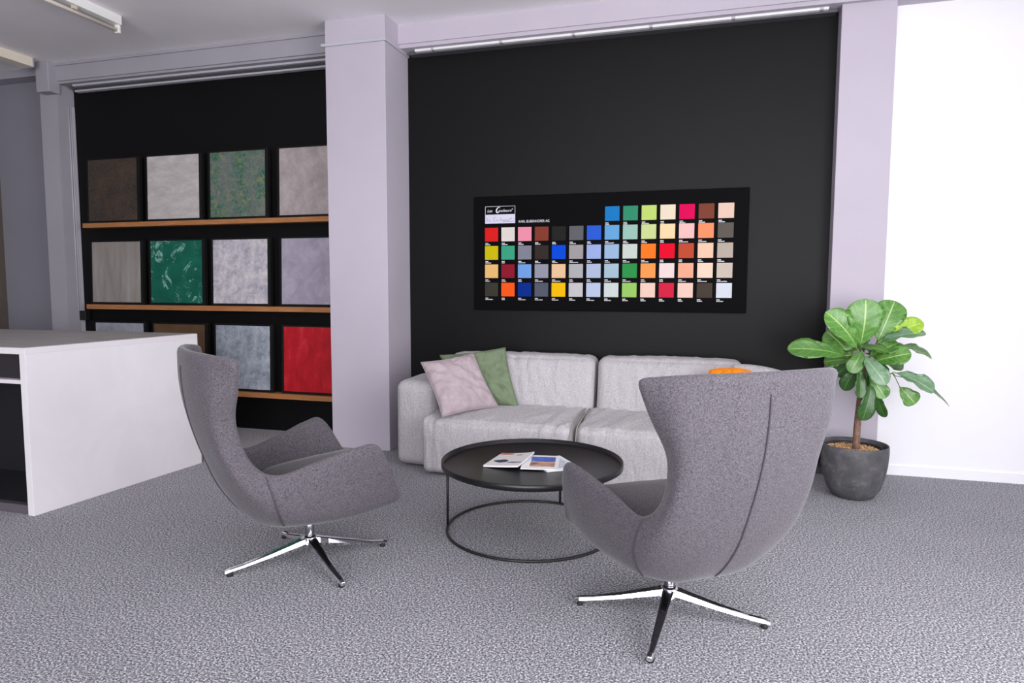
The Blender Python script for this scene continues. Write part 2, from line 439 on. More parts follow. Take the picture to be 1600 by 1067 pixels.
# ------------------------------------------------------------------ colour chart panel
t = empty('colour_chart_panel', (-.82, YW, 1.19), label='long black panel with rows of coloured squares on the black wall', cat='panel')
YP = 5.47
chlocal(t, box('backing_board', (-1.93, .287, YP, YW-.003, 1.192, 2.148), plain('panel_black', (7, 6, 8), .65, spec=.06), t, bev=.003))
SW = {
 0: [None, (222, 30, 30), (208, 192, 10), (240, 192, 118), (60, 58, 50)],
 1: [None, (228, 220, 212), (60, 165, 128), (142, 24, 44), (252, 92, 26)],
 2: [None, (242, 146, 170), (130, 132, 145), (115, 162, 226), (0, 44, 142)],
 3: [None, (134, 60, 45), (52, 43, 40), (150, 152, 165), (85, 90, 104)],
 4: [None, (34, 34, 33), (0, 74, 216), (236, 196, 152), (246, 192, 0)],
 5: [None, (98, 99, 103), (162, 156, 158), (176, 176, 178), (200, 197, 200)],
 6: [None, (42, 92, 208), (156, 176, 226), (176, 190, 216), (187, 200, 226)],
 7: [(24, 122, 192), (102, 166, 216), (156, 186, 216), (166, 192, 206), (206, 216, 214)],
 8: [(50, 142, 106), (156, 196, 182), (202, 212, 202), (46, 146, 72), (152, 202, 100)],
 9: [(192, 218, 112), (202, 218, 146), (255, 122, 34), (255, 156, 82), (242, 206, 188)],
 10: [(238, 222, 196), (250, 218, 168), (234, 0, 42), (240, 218, 216), (212, 34, 66)],
 11: [(224, 0, 86), (242, 192, 188), (192, 76, 50), (242, 172, 142), (242, 206, 188)],
 12: [(126, 66, 50), (246, 146, 102), (246, 202, 172), (250, 216, 192), (72, 61, 52)],
 13: [(234, 202, 182), (96, 89, 82), (186, 172, 158), (206, 192, 178), (218, 222, 232)]}
ZR = [2.035, 1.886, 1.733, 1.578, 1.4235]
capt = plain('white_print', (214, 214, 218), .5)
rng = random.Random(4)
def printed(name, bm, mat=capt): return chlocal(t, from_bm(name, bm, mat, t))
swm = None
for c in range(14):
    x = -1.828 + .1454*c
    for r in range(5):
        if SW[c][r] is None: continue
        me = bpy.data.meshes.new('swatch'); b2 = bmesh.new(); bx(b2, x, x+.116, YP-.003, YP, ZR[r]-.115, ZR[r]); b2.to_mesh(me); b2.free()
        chlocal(t, link('swatch', me, plain('swatch_colour', tuple(v*.93 for v in SW[c][r]), .6, spec=.08), t))
        b2 = bmesh.new(); z = ZR[r]-.115-.012       # two tiny lines of small print
        cx = x+.003
        for q in range(4): bx(b2, cx, cx+.0052, YP-.001, YP, z-.008, z); cx += .0068
        cx = x+.003; z -= .0125
        for q in range(rng.randint(5, 12)):
            ww = rng.choice((.0035, .0045, .0055)); bx(b2, cx, cx+ww, YP-.001, YP, z-.0065, z+(.001 if rng.random() < .3 else 0)); cx += ww+.0013
        printed('caption', b2)
def text(name, s, x, z, size, mat, shear=0, width=None, y=YP-.0015, align='LEFT', off=0):
    cu = bpy.data.curves.new(name, 'FONT'); cu.body = s; cu.size = size; cu.shear = shear; cu.extrude = .0004; cu.offset = off
    cu.align_x = align; cu.materials.append(mat)
    o = bpy.data.objects.new(name, cu); COL.objects.link(o)
    bpy.context.view_layer.update()
    if width:
        s_ = width/max(o.dimensions.x, 1e-4)
    else: s_ = 1
    me = bpy.data.meshes.new_from_object(o.evaluated_get(bpy.context.evaluated_depsgraph_get()))
    bpy.data.objects.remove(o)
    me.transform(Matrix.Translation((x, y, z)) @ Matrix.Rotation(PI/2, 4, 'X') @ Matrix.Diagonal((s_, 1, 1, 1)))
    me.materials.clear() if len(me.materials) else None
    o = link(name, me, mat, t); chlocal(t, o); return o
text('title_lettering', 'KARL BUBENHOFER AG', -1.533, 1.9235, .029, capt, width=.262, off=.0002)
b2 = bmesh.new()     # logo box: outline and white lower half
bx(b2, -1.827, -1.563, YP-.002, YP, 1.921, 1.996)
chlocal(t, from_bm('logo_plate', b2, plain('logo_lilac_white', (206, 203, 222), .5), t))
b2 = bmesh.new()
for q in ((-1.827, -1.563, 2.062, 2.065), (-1.827, -1.824, 1.99, 2.065), (-1.566, -1.563, 1.99, 2.065)):
    bx(b2, q[0], q[1], YP-.002, YP, q[2], q[3])
printed('logo_outline', b2)
text('logo_lettering', 'Les', -1.810, 2.016, .034, capt, shear=.35, width=.046, off=.0002)
text('logo_lettering', 'ouleurs', -1.712, 2.016, .034, capt, shear=.35, width=.116, off=.0002)
text('logo_lettering', '\u00ae', -1.592, 2.032, .018, capt, width=.011)
# big brush-stroke C
def stroke(name, pts, rad, mat, flat=.2):
    bm = bmesh.new(); tube_bm(bm, [(p[0], 0, p[1]) for p in pts], rad, 6)
    for v in bm.verts: v.co.y = YP-.002 + v.co.y*flat
    return chlocal(t, from_bm(name, bm, mat, t))
stroke('logo_initial', [(-1.707+dx, 2.032+dz) for dx, dz in ((.012, .017), (.006, .024), (-.006, .021), (-.018, .006), (-.021, -.010), (-.014, -.021), (-.002, -.019), (.006, -.010))],
       [.002, .0045, .005, .006, .0075, .006, .004, .0015], capt)
ink = plain('ink', (60, 58, 70), .6)
sig = [[(0, 34), (3, 20), (2, 8), (10, 6)], [(16, 12), (20, 18), (22, 12), (18, 7), (26, 8)],
       [(60, 30), (50, 34), (44, 22), (46, 8), (56, 6)], [(60, 10), (66, 16), (68, 8), (74, 8)],
       [(76, 16), (76, 8), (84, 16), (88, 8)], [(92, 30), (90, 8), (98, 14), (96, 8)], [(102, 14), (108, 14), (104, 8), (112, 8)],
       [(114, 16), (116, 8), (124, 16), (128, 8)], [(132, 16), (134, 8), (142, 12), (150, 20), (164, 26)], [(104, 4), (150, 3), (176, 6)]]
bm = bmesh.new()
for s_ in sig:
    tube_bm(bm, [(-1.813+.24*p[0]/176, 0, 1.932+.05*p[1]/40) for p in s_], .0013, 5)
for v in bm.verts: v.co.y = YP-.0028 + v.co.y*.2
chlocal(t, from_bm('signature', bm, ink, t))

# ------------------------------------------------------------------ counter at the left
t = empty('display_counter', (-3.9, 3.0, 0), label='big pale counter cabinet with grey top at the left edge', cat='counter')
A = (-3.885, 3.005); B = (-3.80, 4.318)
def lerp(a, b, s): return (a[0]+(b[0]-a[0])*s, a[1]+(b[1]-a[1])*s)
th = .048
chlocal(t, prism('side_panel', [A, B, (B[0]-th, B[1]), (A[0]-th, A[1]+.002)], 0, .985, MAT['cabinet'], t, bev=.0015))
chlocal(t, prism('worktop_edge', [A, B, (-6.3, 4.20), (-6.3, 3.005)], .985, 1.022, MAT['cab_edge'], t, bev=.0015))
chlocal(t, prism('worktop', [(A[0]-.012, A[1]+.006), (B[0]-.012, B[1]-.004), (-6.29, 4.195), (-6.29, 3.011)], 1.022, 1.0245, MAT['worktop'], t))
xl = -6.3
xr = A[0]-th
chlocal(t, box('drawer_front', (xl, xr-.002, 3.06, 3.08, .83, .984), MAT['cab_dark'], t))
chlocal(t, box('shelf', (xl, xr-.001, 3.01, 4.1, .805, .828), MAT['cab_edge'], t))
chlocal(t, box('back_panel', (xl, xr-.005, 3.55, 3.58, .07, .805), MAT['cab_black'], t))
chlocal(t, box('cabinet_floor', (xl, xr-.002, 3.03, 3.55, .055, .07), MAT['cab_dark'], t))
chlocal(t, box('plinth', (xl, xr-.002, 3.02, 3.04, 0, .055), MAT['plinth'], t))
chlocal(t, box('rear_panel', (xl, B[0]-th-.003, 4.14, 4.16, 0, .984), MAT['cabinet'], t))

# ------------------------------------------------------------------ lounge chairs
def catmull(p0, p1, p2, p3, s):
    return .5*((2*p1) + (-p0+p2)*s + (2*p0-5*p1+4*p2-p3)*s*s + (-p0+3*p1-3*p2+p3)*s**3)
def sample(ctrl, n, mirror_first=None):
    """ctrl list of Vectors -> n samples per span, open spline"""
    out = []; m = len(ctrl)
    for i in range(m-1):
        p1, p2 = ctrl[i], ctrl[i+1]
        p0 = ctrl[i-1] if i > 0 else (mirror_first if mirror_first is not None else 2*p1-p2)
        p3 = ctrl[i+2] if i+2 < m else 2*p2-p1
        for k in range(n): out.append(catmull(p0, p1, p2, p3, k/n))
    out.append(ctrl[-1].copy()); return out
ROWS = [
 [(-.566, 0, 1.103), (-.556, .16, 1.103), (-.512, .32, 1.099), (-.438, .430, 1.078)],
 [(-.562, 0, .95), (-.553, .16, .95), (-.514, .325, .95), (-.420, .376, .95)],
 [(-.540, 0, .80), (-.529, .155, .80), (-.495, .295, .80), (-.408, .300, .80)],
 [(-.490, 0, .63), (-.478, .160, .63), (-.445, .300, .63), (-.345, .285, .625)],
 [(-.405, 0, .43), (-.390, .170, .43), (-.335, .320, .46), (-.240, .322, .548)],
 [(-.262, 0, .276), (-.250, .170, .282), (-.18, .318, .36), (-.060, .345, .588)],
 [(-.06, 0, .250), (-.05, .162, .254), (.02, .308, .320), (.090, .388, .628)],
 [(.14, 0, .270), (.145, .172, .274), (.20, .308, .316), (.218, .408, .618)],
 [(.332, 0, .296), (.332, .180, .297), (.345, .285, .312), (.345, .332, .345)],
]
def shell_surface(NU=5, NV=5):
    R = [[Vector(p) for p in r] for r in ROWS]
    rows = []
    for c in range(4):
        pass
    cols = [sample([r[c] for r in R], NV) for c in range(4)]
    grid = []
    for j in range(len(cols[0])):
        ctrl = [cols[c][j] for c in range(4)]
        m = ctrl[1].copy(); m.y = -m.y
        half = sample(ctrl, NU, mirror_first=m)
        other = [Vector((v.x, -v.y, v.z)) for v in half[1:]][::-1]
        grid.append(other+half)
    return grid
def make_shell():
    grid = shell_surface()
    nv, nu = len(grid), len(grid[0])
    bm = bmesh.new()
    o = [[bm.verts.new(p) for p in r] for r in grid]
    for j in range(nv-1):
        for i in range(nu-1): bm.faces.new((o[j][i], o[j][i+1], o[j+1][i+1], o[j+1][i]))
    bm.normal_update()
    c0 = Vector((0, 0, .7))
    nrm = [[v.normal.copy() for v in r] for r in o]
    sgn = 1 if nrm[10][nu//2].dot(Vector((1, 0, 0))) > 0 else -1     # inner side: forward on the back
    TH = .052
    inn = []
    for j in range(nv):
        row = []
        for i in range(nu):
            edge = min(i, nu-1-i, j, nv-1-j)
            th = TH*(.80 if edge == 0 else 1)
            row.append(bm.verts.new(grid[j][i] + nrm[j][i]*sgn*th))
        inn.append(row)
    for j in range(nv-1):
        for i in range(nu-1): bm.faces.new((inn[j][i], inn[j+1][i], inn[j+1][i+1], inn[j][i+1]))
    # rounded rim: intermediate loop pushed outwards
    loop = [(0, i) for i in range(nu)] + [(j, nu-1) for j in range(1, nv)] + [(nv-1, i) for i in range(nu-2, -1, -1)] + [(j, 0) for j in range(nv-2, 0, -1)]
    mids = []
    for (j, i) in loop:
        a, b = o[j][i].co, inn[j][i].co
        jj = 1 if j == 0 else (nv-2 if j == nv-1 else j); ii = 1 if i == 0 else (nu-2 if i == nu-1 else i)
        out = (grid[j][i]-grid[jj][ii]); out -= nrm[j][i]*out.dot(nrm[j][i]); out.normalize()
        mids.append(bm.verts.new((a+b)/2 + out*.016))
    m = len(loop)
    for q in range(m):
        (j, i), (j2, i2) = loop[q], loop[(q+1) % m]
        bm.faces.new((o[j][i], o[j2][i2], mids[(q+1) % m], mids[q]))
        bm.faces.new((mids[q], mids[(q+1) % m], inn[j2][i2], inn[j][i]))
    bmesh.ops.recalc_face_normals(bm, faces=bm.faces)
    me = bpy.data.meshes.new('shell'); bm.to_mesh(me); bm.free()
    tmp = bpy.data.objects.new('tmp', me); COL.objects.link(tmp)
    sm = tmp.modifiers.new('s', 'SUBSURF'); sm.levels = 1
    bpy.context.view_layer.update()
    m2 = bpy.data.meshes.new_from_object(tmp.evaluated_get(bpy.context.evaluated_depsgraph_get()))
    bpy.data.objects.remove(tmp)
    m2.name = 'shell'
    return m2, grid
def softbox(bm, cx, cy, cz, sx, sy, sz, r, n=14, bulge=(0, 0, 0), wr=0, wf=5, seed=0, wdir=(1, 1, 1)):
    """box with round edges, pillowy faces and wrinkles"""
    t_ = bmesh.ops.create_cube(bm, size=2)
    vs = t_['verts']; es = list({e for v in vs for e in v.link_edges})
    q = bmesh.ops.subdivide_edges(bm, edges=es, cuts=n, use_grid_fill=True)
    allv = list(bm.verts)
    h = Vector((sx/2, sy/2, sz/2))
    for v in allv:
        u = v.co.copy()
        p = Vector((u.x*h.x, u.y*h.y, u.z*h.z))
        c = Vector([max(-h[i]+r, min(h[i]-r, p[i])) for i in range(3)])
        d = p-c
        k = sum(1 for i in range(3) if abs(d[i]) > 1e-6)
        if d.length > 1e-6:
            d = d.normalized()*r
        p = c+d
        bx_ = (1-u.y*u.y)*(1-u.z*u.z); by_ = (1-u.x*u.x)*(1-u.z*u.z); bz_ = (1-u.x*u.x)*(1-u.y*u.y)
        p.x += bulge[0]*max(bx_, 0)**.6*u.x; p.y += bulge[1]*max(by_, 0)**.6*u.y; p.z += bulge[2]*max(bz_, 0)**.6*u.z
        if wr:
            s = Vector((p.x*wdir[0], p.y*wdir[1], p.z*wdir[2]))*wf
            nn = noise.noise(s+Vector((seed*7.3, seed, 0))) + .5*noise.noise(s*2.3+Vector((seed, 3, 1)))
            dd = d.normalized() if d.length > 1e-6 else Vector((u.x**9, u.y**9, u.z**9))
            if dd.length > 1e-6: p += dd.normalized()*nn*wr
        v.co = Vector((cx, cy, cz))+p
    return allv
shell_me, GRID = make_shell()
def leg_mesh(mat):
    bm = bmesh.new()
    # profile sections along x: (x, half width, z bottom, z top)
    sec = [(.015, .030, .078, .128), (.045, .030, .074, .122), (.09, .026, .066, .108), (.20, .021, .045, .077), (.32, .0160, .025, .048), (.384, .0150, .015, .038), (.406, .0125, .012, .030)]
    prev = None
    for x, hw, z0, z1 in sec:
        zm = (z0+z1)/2
        ring = [bm.verts.new(p) for p in ((x, -hw*.62, z0), (x, hw*.62, z0), (x, hw, zm-.002), (x, hw*.78, z1-.003), (x, hw*.5, z1), (x, -hw*.5, z1), (x, -hw*.78, z1-.003), (x, -hw, zm-.002))]
        if prev:
            for k in range(8): bm.faces.new((prev[k], prev[(k+1) % 8], ring[(k+1) % 8], ring[k]))
        else: bm.faces.new(ring[::-1])
        prev = ring
    bm.faces.new(prev)
    bmesh.ops.recalc_face_normals(bm, faces=bm.faces)
    bmesh.ops.bevel(bm, geom=[e for e in bm.edges if len(e.link_faces) == 2 and e.calc_face_angle() > 1.0], offset=.002, segments=2, profile=.5, affect='EDGES')
    return bm
def make_chair():
    t = empty('lounge_chair')
    shell_me.materials.clear(); shell_me.materials.append(MAT['chair_fabric'])
    link('shell', shell_me, None, t, True)
    # seams: one down the middle of the back, one where each arm meets the back
    nv, nu = len(GRID), len(GRID[0]); mid = nu//2
    def surf(j, i):
        j = max(0, min(nv-1.001, j)); i = max(0, min(nu-1.001, i))
        a, b = int(j), int(i); s, r = j-a, i-b
        p = (GRID[a][b]*(1-s)+GRID[a+1][b]*s)*(1-r)+(GRID[a][b+1]*(1-s)+GRID[a+1][b+1]*s)*r
        n_ = (GRID[a+1][b]-GRID[a][b]).cross(GRID[a][b+1]-GRID[a][b]).normalized()
        if n_.dot(p-Vector((.1, 0, .75))) < 0: n_ = -n_
        return p+n_*.002
    def seam(path):
        pts = [surf(*q) for q in path]
        tube('seam', pts, [.001]+[.0034]*(len(pts)-2)+[.001], MAT['seam'], t, seg=6)
    seam([(2+22.0*k/40, mid) for k in range(41)])
    for s in (1, -1):
        seam([(18.4+7.4*k/24, mid + s*(14.6-7.2*(k/24))) for k in range(25)])
    # seat cushion
    bm = bmesh.new()
    softbox(bm, .07, 0, .385, .58, .52, .15, .045, 8, (0, 0, .02), .003, 7)
    for v in bm.verts:
        k = max(0, min(1, (v.co.x+.22)/.58))
        v.co.y *= .80+.26*k
        v.co.z += .035*k
    from_bm('seat_cushion', bm, MAT['cushion_fabric'], t, True)
    lathe('swivel_post', [(0, .10), (.023, .10), (.023, .245), (.018, .246), (.018, .30), (0, .30)], MAT['steel'], t, 28)
    lathe('post_collar', [(.0245, .238), (.027, .240), (.027, .252), (.0245, .254), (0, .254)], MAT['rubber'], t, 28)
    lathe('hub', [(0, .072), (.030, .072), (.036, .08), (.038, .10), (.036, .124), (.030, .133), (.024, .136), (0, .136)], MAT['chrome'], t, 28)
    for k, a in enumerate(math.radians(q) for q in (-41, 41, 139, 221)):
        l = from_bm('leg', leg_mesh(0), MAT['chrome'], t, False); l.rotation_euler = (0, 0, a)
        lathe('glide', [(0, 0), (.013, 0), (.015, .004), (.014, .016), (0, .018)], MAT['rubber'], l, 14, c=(.382, 0))
    # padded underside
    bm = bmesh.new(); softbox(bm, 0, 0, .275, .22, .20, .05, .02, 3)
    from_bm('seat_plate', bm, MAT['rubber'], t, True)
    return t
chair = make_chair()
chair.location = (-1.913, 2.908, 0); chair.rotation_euler = (0, 0, math.radians(51.0))
tag(chair, 'mauve grey wing lounge chair near the counter, seen from its side', 'armchair', 'mauve grey swivel lounge chairs')
for o in chair.children:
    if o.name.startswith('leg'): o.rotation_euler.z += math.radians(-46)
def copy_tree(o, parent=None):
    c = o.copy(); COL.objects.link(c); c.parent = parent
    for ch in list(o.children): copy_tree(ch, c)
    return c
chair2 = copy_tree(chair)
chair2.location = (-.124, 2.834, 0); chair2.rotation_euler = (0, 0, math.radians(126.5))
chair2['label'] = 'mauve grey wing lounge chair in the right foreground, seen from behind'
for o in chair2.children:
    if o.name.startswith('leg'): o.rotation_euler.z += math.radians(46-84.5)

# ------------------------------------------------------------------ sofa
t = empty('sofa', (-.9, 5.0, 0), label='long light grey linen sofa against the black wall', cat='sofa')
def sb(name, x0, x1, y0, y1, z0, z1, r, n=16, bulge=(0, 0, 0), wr=0, wf=5, seed=0, wdir=(1, 1, 1), warp=None, mat=None):
    bm = bmesh.new(); softbox(bm, (x0+x1)/2, (y0+y1)/2, (z0+z1)/2, x1-x0, y1-y0, z1-z0, r, n, bulge, wr, wf, seed, wdir)
    if warp:
        for v in bm.verts: warp(v)
    return chlocal(t, from_bm(name, bm, mat or MAT['linen'], t, True))
XM = -.865
def ridge(p, k=1.0):
    a = 1-abs(noise.noise(p)); b = 1-abs(noise.noise(p*2.1+Vector((5, 3, 1))))
    return (a**6)*.7 + (b**6)*.3
def seatwarp(seed):
    def f(v):
        k = max(0, min(1, (5.05-v.co.y)/.5))
        top = max(0, min(1, (v.co.z-.20)/.18))
        # gathers run back from the front edge, fading out
        amp = max(0, noise.noise(Vector((v.co.x*1.8+seed, 1, 3)))+.55)
        r = ridge(Vector((v.co.x*9-v.co.y*4+seed, v.co.y*2.2, v.co.z*1.5)))
        v.co.z += .034*(r-.25)*top*amp
        if v.co.y < 4.62: v.co.y -= .022*(r-.25)*amp
        v.co.z -= .03*k*k*top
    return f
def backwarp(v):
    v.co.y += .20*(v.co.z-.40)
    f = max(0, min(1, (5.34-v.co.y)/.1))
    r = ridge(Vector((v.co.x*9+v.co.z*2.5, 2, v.co.z*2.0)))
    amp = max(0, noise.noise(Vector((v.co.x*2, 4, v.co.z*2)))+.5)
    v.co.y -= .034*(r-.25)*f*amp
    if v.co.z > .7: v.co.z += .006*(r-.3)
sb('arm', -2.29, -1.975, 4.67, 5.40, .025, .66, .05, 16, (.01, .012, .02), .003, 4, 1)
sb('arm', .24, .55, 4.67, 5.40, .025, .66, .05, 16, (.01, .012, .02), .003, 4, 2)
sb('seat', -2.0, XM-.012, 4.50, 5.22, .022, .455, .05, 44, (.0, .02, .012), .004, 5, 3, (1.5, .6, 1), seatwarp(0))
sb('seat', XM+.012, .26, 4.50, 5.22, .022, .455, .05, 44, (.0, .02, .012), .004, 5, 4, (1.5, .6, 1), seatwarp(4))
sb('backrest', -2.02, XM+.035, 5.07, 5.31, .38, .838, .05, 44, (0, .03, .018), .004, 5, 5, (2, 1, .5), backwarp)
sb('backrest', XM+.060, .26, 5.07, 5.31, .38, .838, .05, 44, (0, .03, .018), .004, 5, 6, (2, 1, .5), backwarp)
for x in (XM-.018, XM+.018):
    pts = [(x, 4.492, .06), (x, 4.487, .2), (x, 4.492, .35), (x, 4.515, .402), (x, 4.56, .426), (x, 4.75, .447), (x, 4.95, .457), (x, 5.06, .459)]
    chlocal(t, tube('piping', pts, .0045, MAT['piping'], t, seg=6))
for x in (-2.2, .46):
    for y in (4.8, 5.35):
        chlocal(t, box('foot', (x-.03, x+.03, y-.03, y+.03, 0, .04), MAT['rubber'], t))

# scatter cushions
def cushion(name, TL, TR, BR, BL, thick, mat, label, seed=0, pinch=.06, n=34):
    TL, TR, BR, BL = map(Vector, (TL, TR, BR, BL))
    nrm = (TR-TL).cross(BL-TL).normalized()
    vs = []; fs = []
    cen = (TL+TR+BR+BL)/4
    def P(u, v, side):
        # concave edges: pull edge middles in, keep the corners pointed
        a, b = 2*u-1, 2*v-1
        pu = a*(1-pinch*(1-b*b)); pv = b*(1-pinch*(1-a*a))
        pu, pv = (pu+1)/2, (pv+1)/2
        base = TL*(1-pu)*(1-pv)+TR*pu*(1-pv)+BR*pu*pv+BL*(1-pu)*pv
        prof = ((1-a**2)*(1-b**2)); prof = max(prof, 0)**.42
        edge = 1-max(abs(a), abs(b))
        # wrinkles radiating from edges
        w_ = noise.noise(Vector((a*3+seed, b*3, seed)))*.016 + noise.noise(Vector((a*8, b*8+seed, side)))*.010
        rad = math.sin(13*math.atan2(b, a+.001)+seed+2*noise.noise(Vector((a*2, b*2, seed))))*.013*max(0, 1-edge*1.4)*min(1, edge*7)*min(1, (abs(a)+abs(b)))
        d = (thick/2*prof + (w_+rad)*min(1, edge*6))
        return base + nrm*d*side
    idx = {}
    for side in (1, -1):
        for j in range(n+1):
            for i in range(n+1):
                if side == -1 and (i in (0, n) or j in (0, n)): idx[(side, i, j)] = idx[(1, i, j)]; continue
                idx[(side, i, j)] = len(vs); vs.append(P(i/n, j/n, side))
        for j in range(n):
            for i in range(n):
                q = (idx[(side, i, j)], idx[(side, i+1, j)], idx[(side, i+1, j+1)], idx[(side, i, j+1)])
                fs.append(q if side == -1 else q[::-1])
    t = empty(name, cen, label=label, cat='cushion', group='scatter cushions on the sofa')
    o = pyd('cover', vs, fs, mat, t, True); chlocal(t, o)
    m = 10; edge = []
    for k in range(4*n):
        s, r_ = divmod(k, n)
        i, j = ((r_, 0), (n, r_), (n-r_, n), (0, n-r_))[s]
        edge.append(vs[idx[(1, i, j)]])
    chlocal(t, tube('edge_seam', edge, .0025, mat, t, seg=5, closed=True))
    return t
cushion('throw_cushion', (-2.06, 5.009, 0.839), (-1.534, 5.089, 0.909), (-1.395, 4.995, 0.458), (-1.866, 4.935, 0.456), .09, MAT['sage'],
        'sage green suede cushion behind the dusty pink one', 2, .05)
cushion('throw_cushion', (-2.083, 4.684, 0.817), (-1.758, 4.969, 0.87), (-1.532, 4.905, 0.466), (-1.832, 4.497, 0.445), .15, MAT['pink'],
        'dusty pink velvet cushion with wrinkles leaning on the sofa arm', 5, .06)
cushion('throw_cushion', (0.03, 4.925, 0.809), (0.305, 4.964, 0.809), (0.355, 4.905, 0.472), (-0.039, 4.886, 0.472), .13, MAT['orange'],
        'orange cushion showing above the back of the right lounge chair', 7, -.10)
cushion('throw_cushion', (0.198, 5.069, 0.836), (0.515, 5.128, 0.796), (0.495, 4.97, 0.479), (0.119, 4.99, 0.479), .10, MAT['linen'],
        'light grey cushion peeking out right of the orange cushion', 9, -.08)

# ------------------------------------------------------------------ tray table
TC = (-.938, 3.645); RT = .515
t = empty('coffee_table', (TC[0], TC[1], 0), label='round black metal tray table in front of the sofa', cat='coffee table')
lathe('tray', [(0, .383), (RT-.006, .383), (RT, .386), (RT, .414), (RT-.003, .416), (RT-.007, .414), (RT-.008, .392), (RT-.012, .390), (0, .390)], N('black_powder_coat', .34, L((22, 22, 24)), spec=.45).m, t, 96)
RR = .478
tube('base_ring', [(RR*math.cos(2*PI*k/72)-.012, RR*math.sin(2*PI*k/72)+.01, .009) for k in range(72)], .008, MAT['black'], t, seg=8, closed=True)
tube('top_ring', [(RR*math.cos(2*PI*k/72)-.012, RR*math.sin(2*PI*k/72)+.01, .375) for k in range(72)], .008, MAT['black'], t, seg=8, closed=True)
for a in (81, 193, 337):
    x, y = RR*math.cos(math.radians(a))-.012, RR*math.sin(math.radians(a))+.01
    tube('leg', [(x, y, .009), (x, y, .2), (x, y, .375)], .008, MAT['black'], t, seg=8)

# magazines
def magazine(name, cx, cy, z, rz, w, h, th, tilt, mats, label, curl=0):
    t = empty(name, (cx, cy, z), label=label, cat='magazine', group='magazines on the tray table')
    t.rotation_euler = (0, tilt, rz)
    n = 8
    def sheet(nm, z0, z1, mat, inset=0, x0=-w/2, x1=w/2, y0=-h/2, y1=h/2):
        vs = []; fs = []
        for kz in (z0, z1):
            for j in range(n+1):
                for i in range(n+1):
                    u = i/n; v = j/n
                    x = x0+(x1-x0)*u; y = y0+(y1-y0)*v
                    gu = (x+w/2)/w; gv = (y+h/2)/h
                    vs.append((x, y, kz+curl*(gu**3)*(.3+.7*gv*gv)))
        m = (n+1)**2
        for j in range(n):
            for i in range(n):
                a = j*(n+1)+i
                fs.append((m+a, m+a+1, m+a+n+2, m+a+n+1)); fs.append((a, a+n+1, a+n+2, a+1))
        br = [i for i in range(n+1)] + [(j)*(n+1)+n for j in range(1, n+1)] + [n*(n+1)+i for i in range(n-1, -1, -1)] + [j*(n+1) for j in range(n-1, 0, -1)]
        for q in range(len(br)):
            a, b = br[q], br[(q+1) % len(br)]
            fs.append((a, b, m+b, m+a))
        return pyd(nm, vs, fs, mat, t)
    sheet('pages', 0, th-.0012, MAT['paper'])
    sheet('cover', th-.0012, th, mats[0])
    for nm, m_, rect in mats[1]:
        sheet(nm, th, th+.0004, m_, x0=rect[0]*w/2, x1=rect[1]*w/2, y0=rect[2]*h/2, y1=rect[3]*h/2)
    return t
def cover_white():
    m = N('white_cover_print', .35); v = m.coord()
    # navy blob, small brown blob, red corner: printed on the cover
    def blob(cx, cy, rx, ry, wob):
        s = m.n('ShaderNodeSeparateXYZ'); m.lk(v, s.inputs[0])
        a = m.math('DIVIDE', m.math('SUBTRACT', s.outputs[0], cx), rx); b = m.math('DIVIDE', m.math('SUBTRACT', s.outputs[1], cy), ry)
        d = m.math('SQRT', m.math('ADD', m.math('MULTIPLY', a, a), m.math('MULTIPLY', b, b)))
        d = m.math('ADD', d, m.math('MULTIPLY', m.math('SUBTRACT', m.noise(v, wob, 2), .5), 1.1))
        return m.math('LESS_THAN', d, 1)
    c = m.mix(blob(-.03, -.045, .042, .034, 40), L((232, 228, 226)), L((44, 42, 92)))
    c = m.mix(blob(.055, -.07, .045, .012, 60), c, L((60, 50, 112)))
    c = m.mix(blob(.03, .095, .022, .010, 50), c, L((128, 112, 108)))
    c = m.mix(blob(-.06, .125, .04, .022, 20), c, L((206, 74, 50)))
    m.color(c); return m.m
def photo_print():
    m = N('cover_photo_print', .3); v = m.coord()
    s = m.n('ShaderNodeSeparateXYZ'); m.lk(v, s.inputs[0])
    f = m.noise(v, 14, 4, .6, 1)
    top = m.ramp(f, [(.42, L((24, 74, 172))), (.58, L((50, 110, 214))), (.66, L((214, 222, 236)))])
    bot = m.ramp(m.noise(m.coord((1, 4, 1)), 10, 3), [(.35, L((92, 62, 58))), (.5, L((206, 156, 132))), (.7, L((226, 186, 166)))])
    y = m.math('ADD', s.outputs[1], m.math('MULTIPLY', m.math('SUBTRACT', f, .5), .06))
    m.color(m.mix(m.math('GREATER_THAN', y, .01), bot, top)); return m.m
def pale_print():
    m = N('pale_blue_print', .35); f = m.noise(m.coord((1, 3, 1)), 9, 3)
    m.color(m.ramp(f, [(.3, L((150, 158, 176))), (.5, L((198, 205, 216))), (.7, L((216, 220, 226)))])); return m.m
ZT = .391
magazine('magazine', -.815, 3.66, ZT, math.radians(36), .205, .290, .006, 0, (MAT['paper'], [('cover_picture', pale_print(), (-.7, .75, -.75, .75))]),
         'white magazine with pale blue cover picture, rightmost on the tray table')
magazine('magazine', -.885, 3.64, ZT+.0068, math.radians(10), .205, .290, .006, 0, (MAT['paper'], [('cover_picture', photo_print(), (-.55, .8, -.7, .75))]),
         'magazine with blue and skin coloured cover photo, middle of the three')
magazine('magazine', -1.065, 3.625, ZT+.0078, math.radians(-4), .205, .290, .010, math.radians(-3.6), (cover_white(), []),
         'white magazine with navy blot on its cover, leftmost of the three', curl=.014)

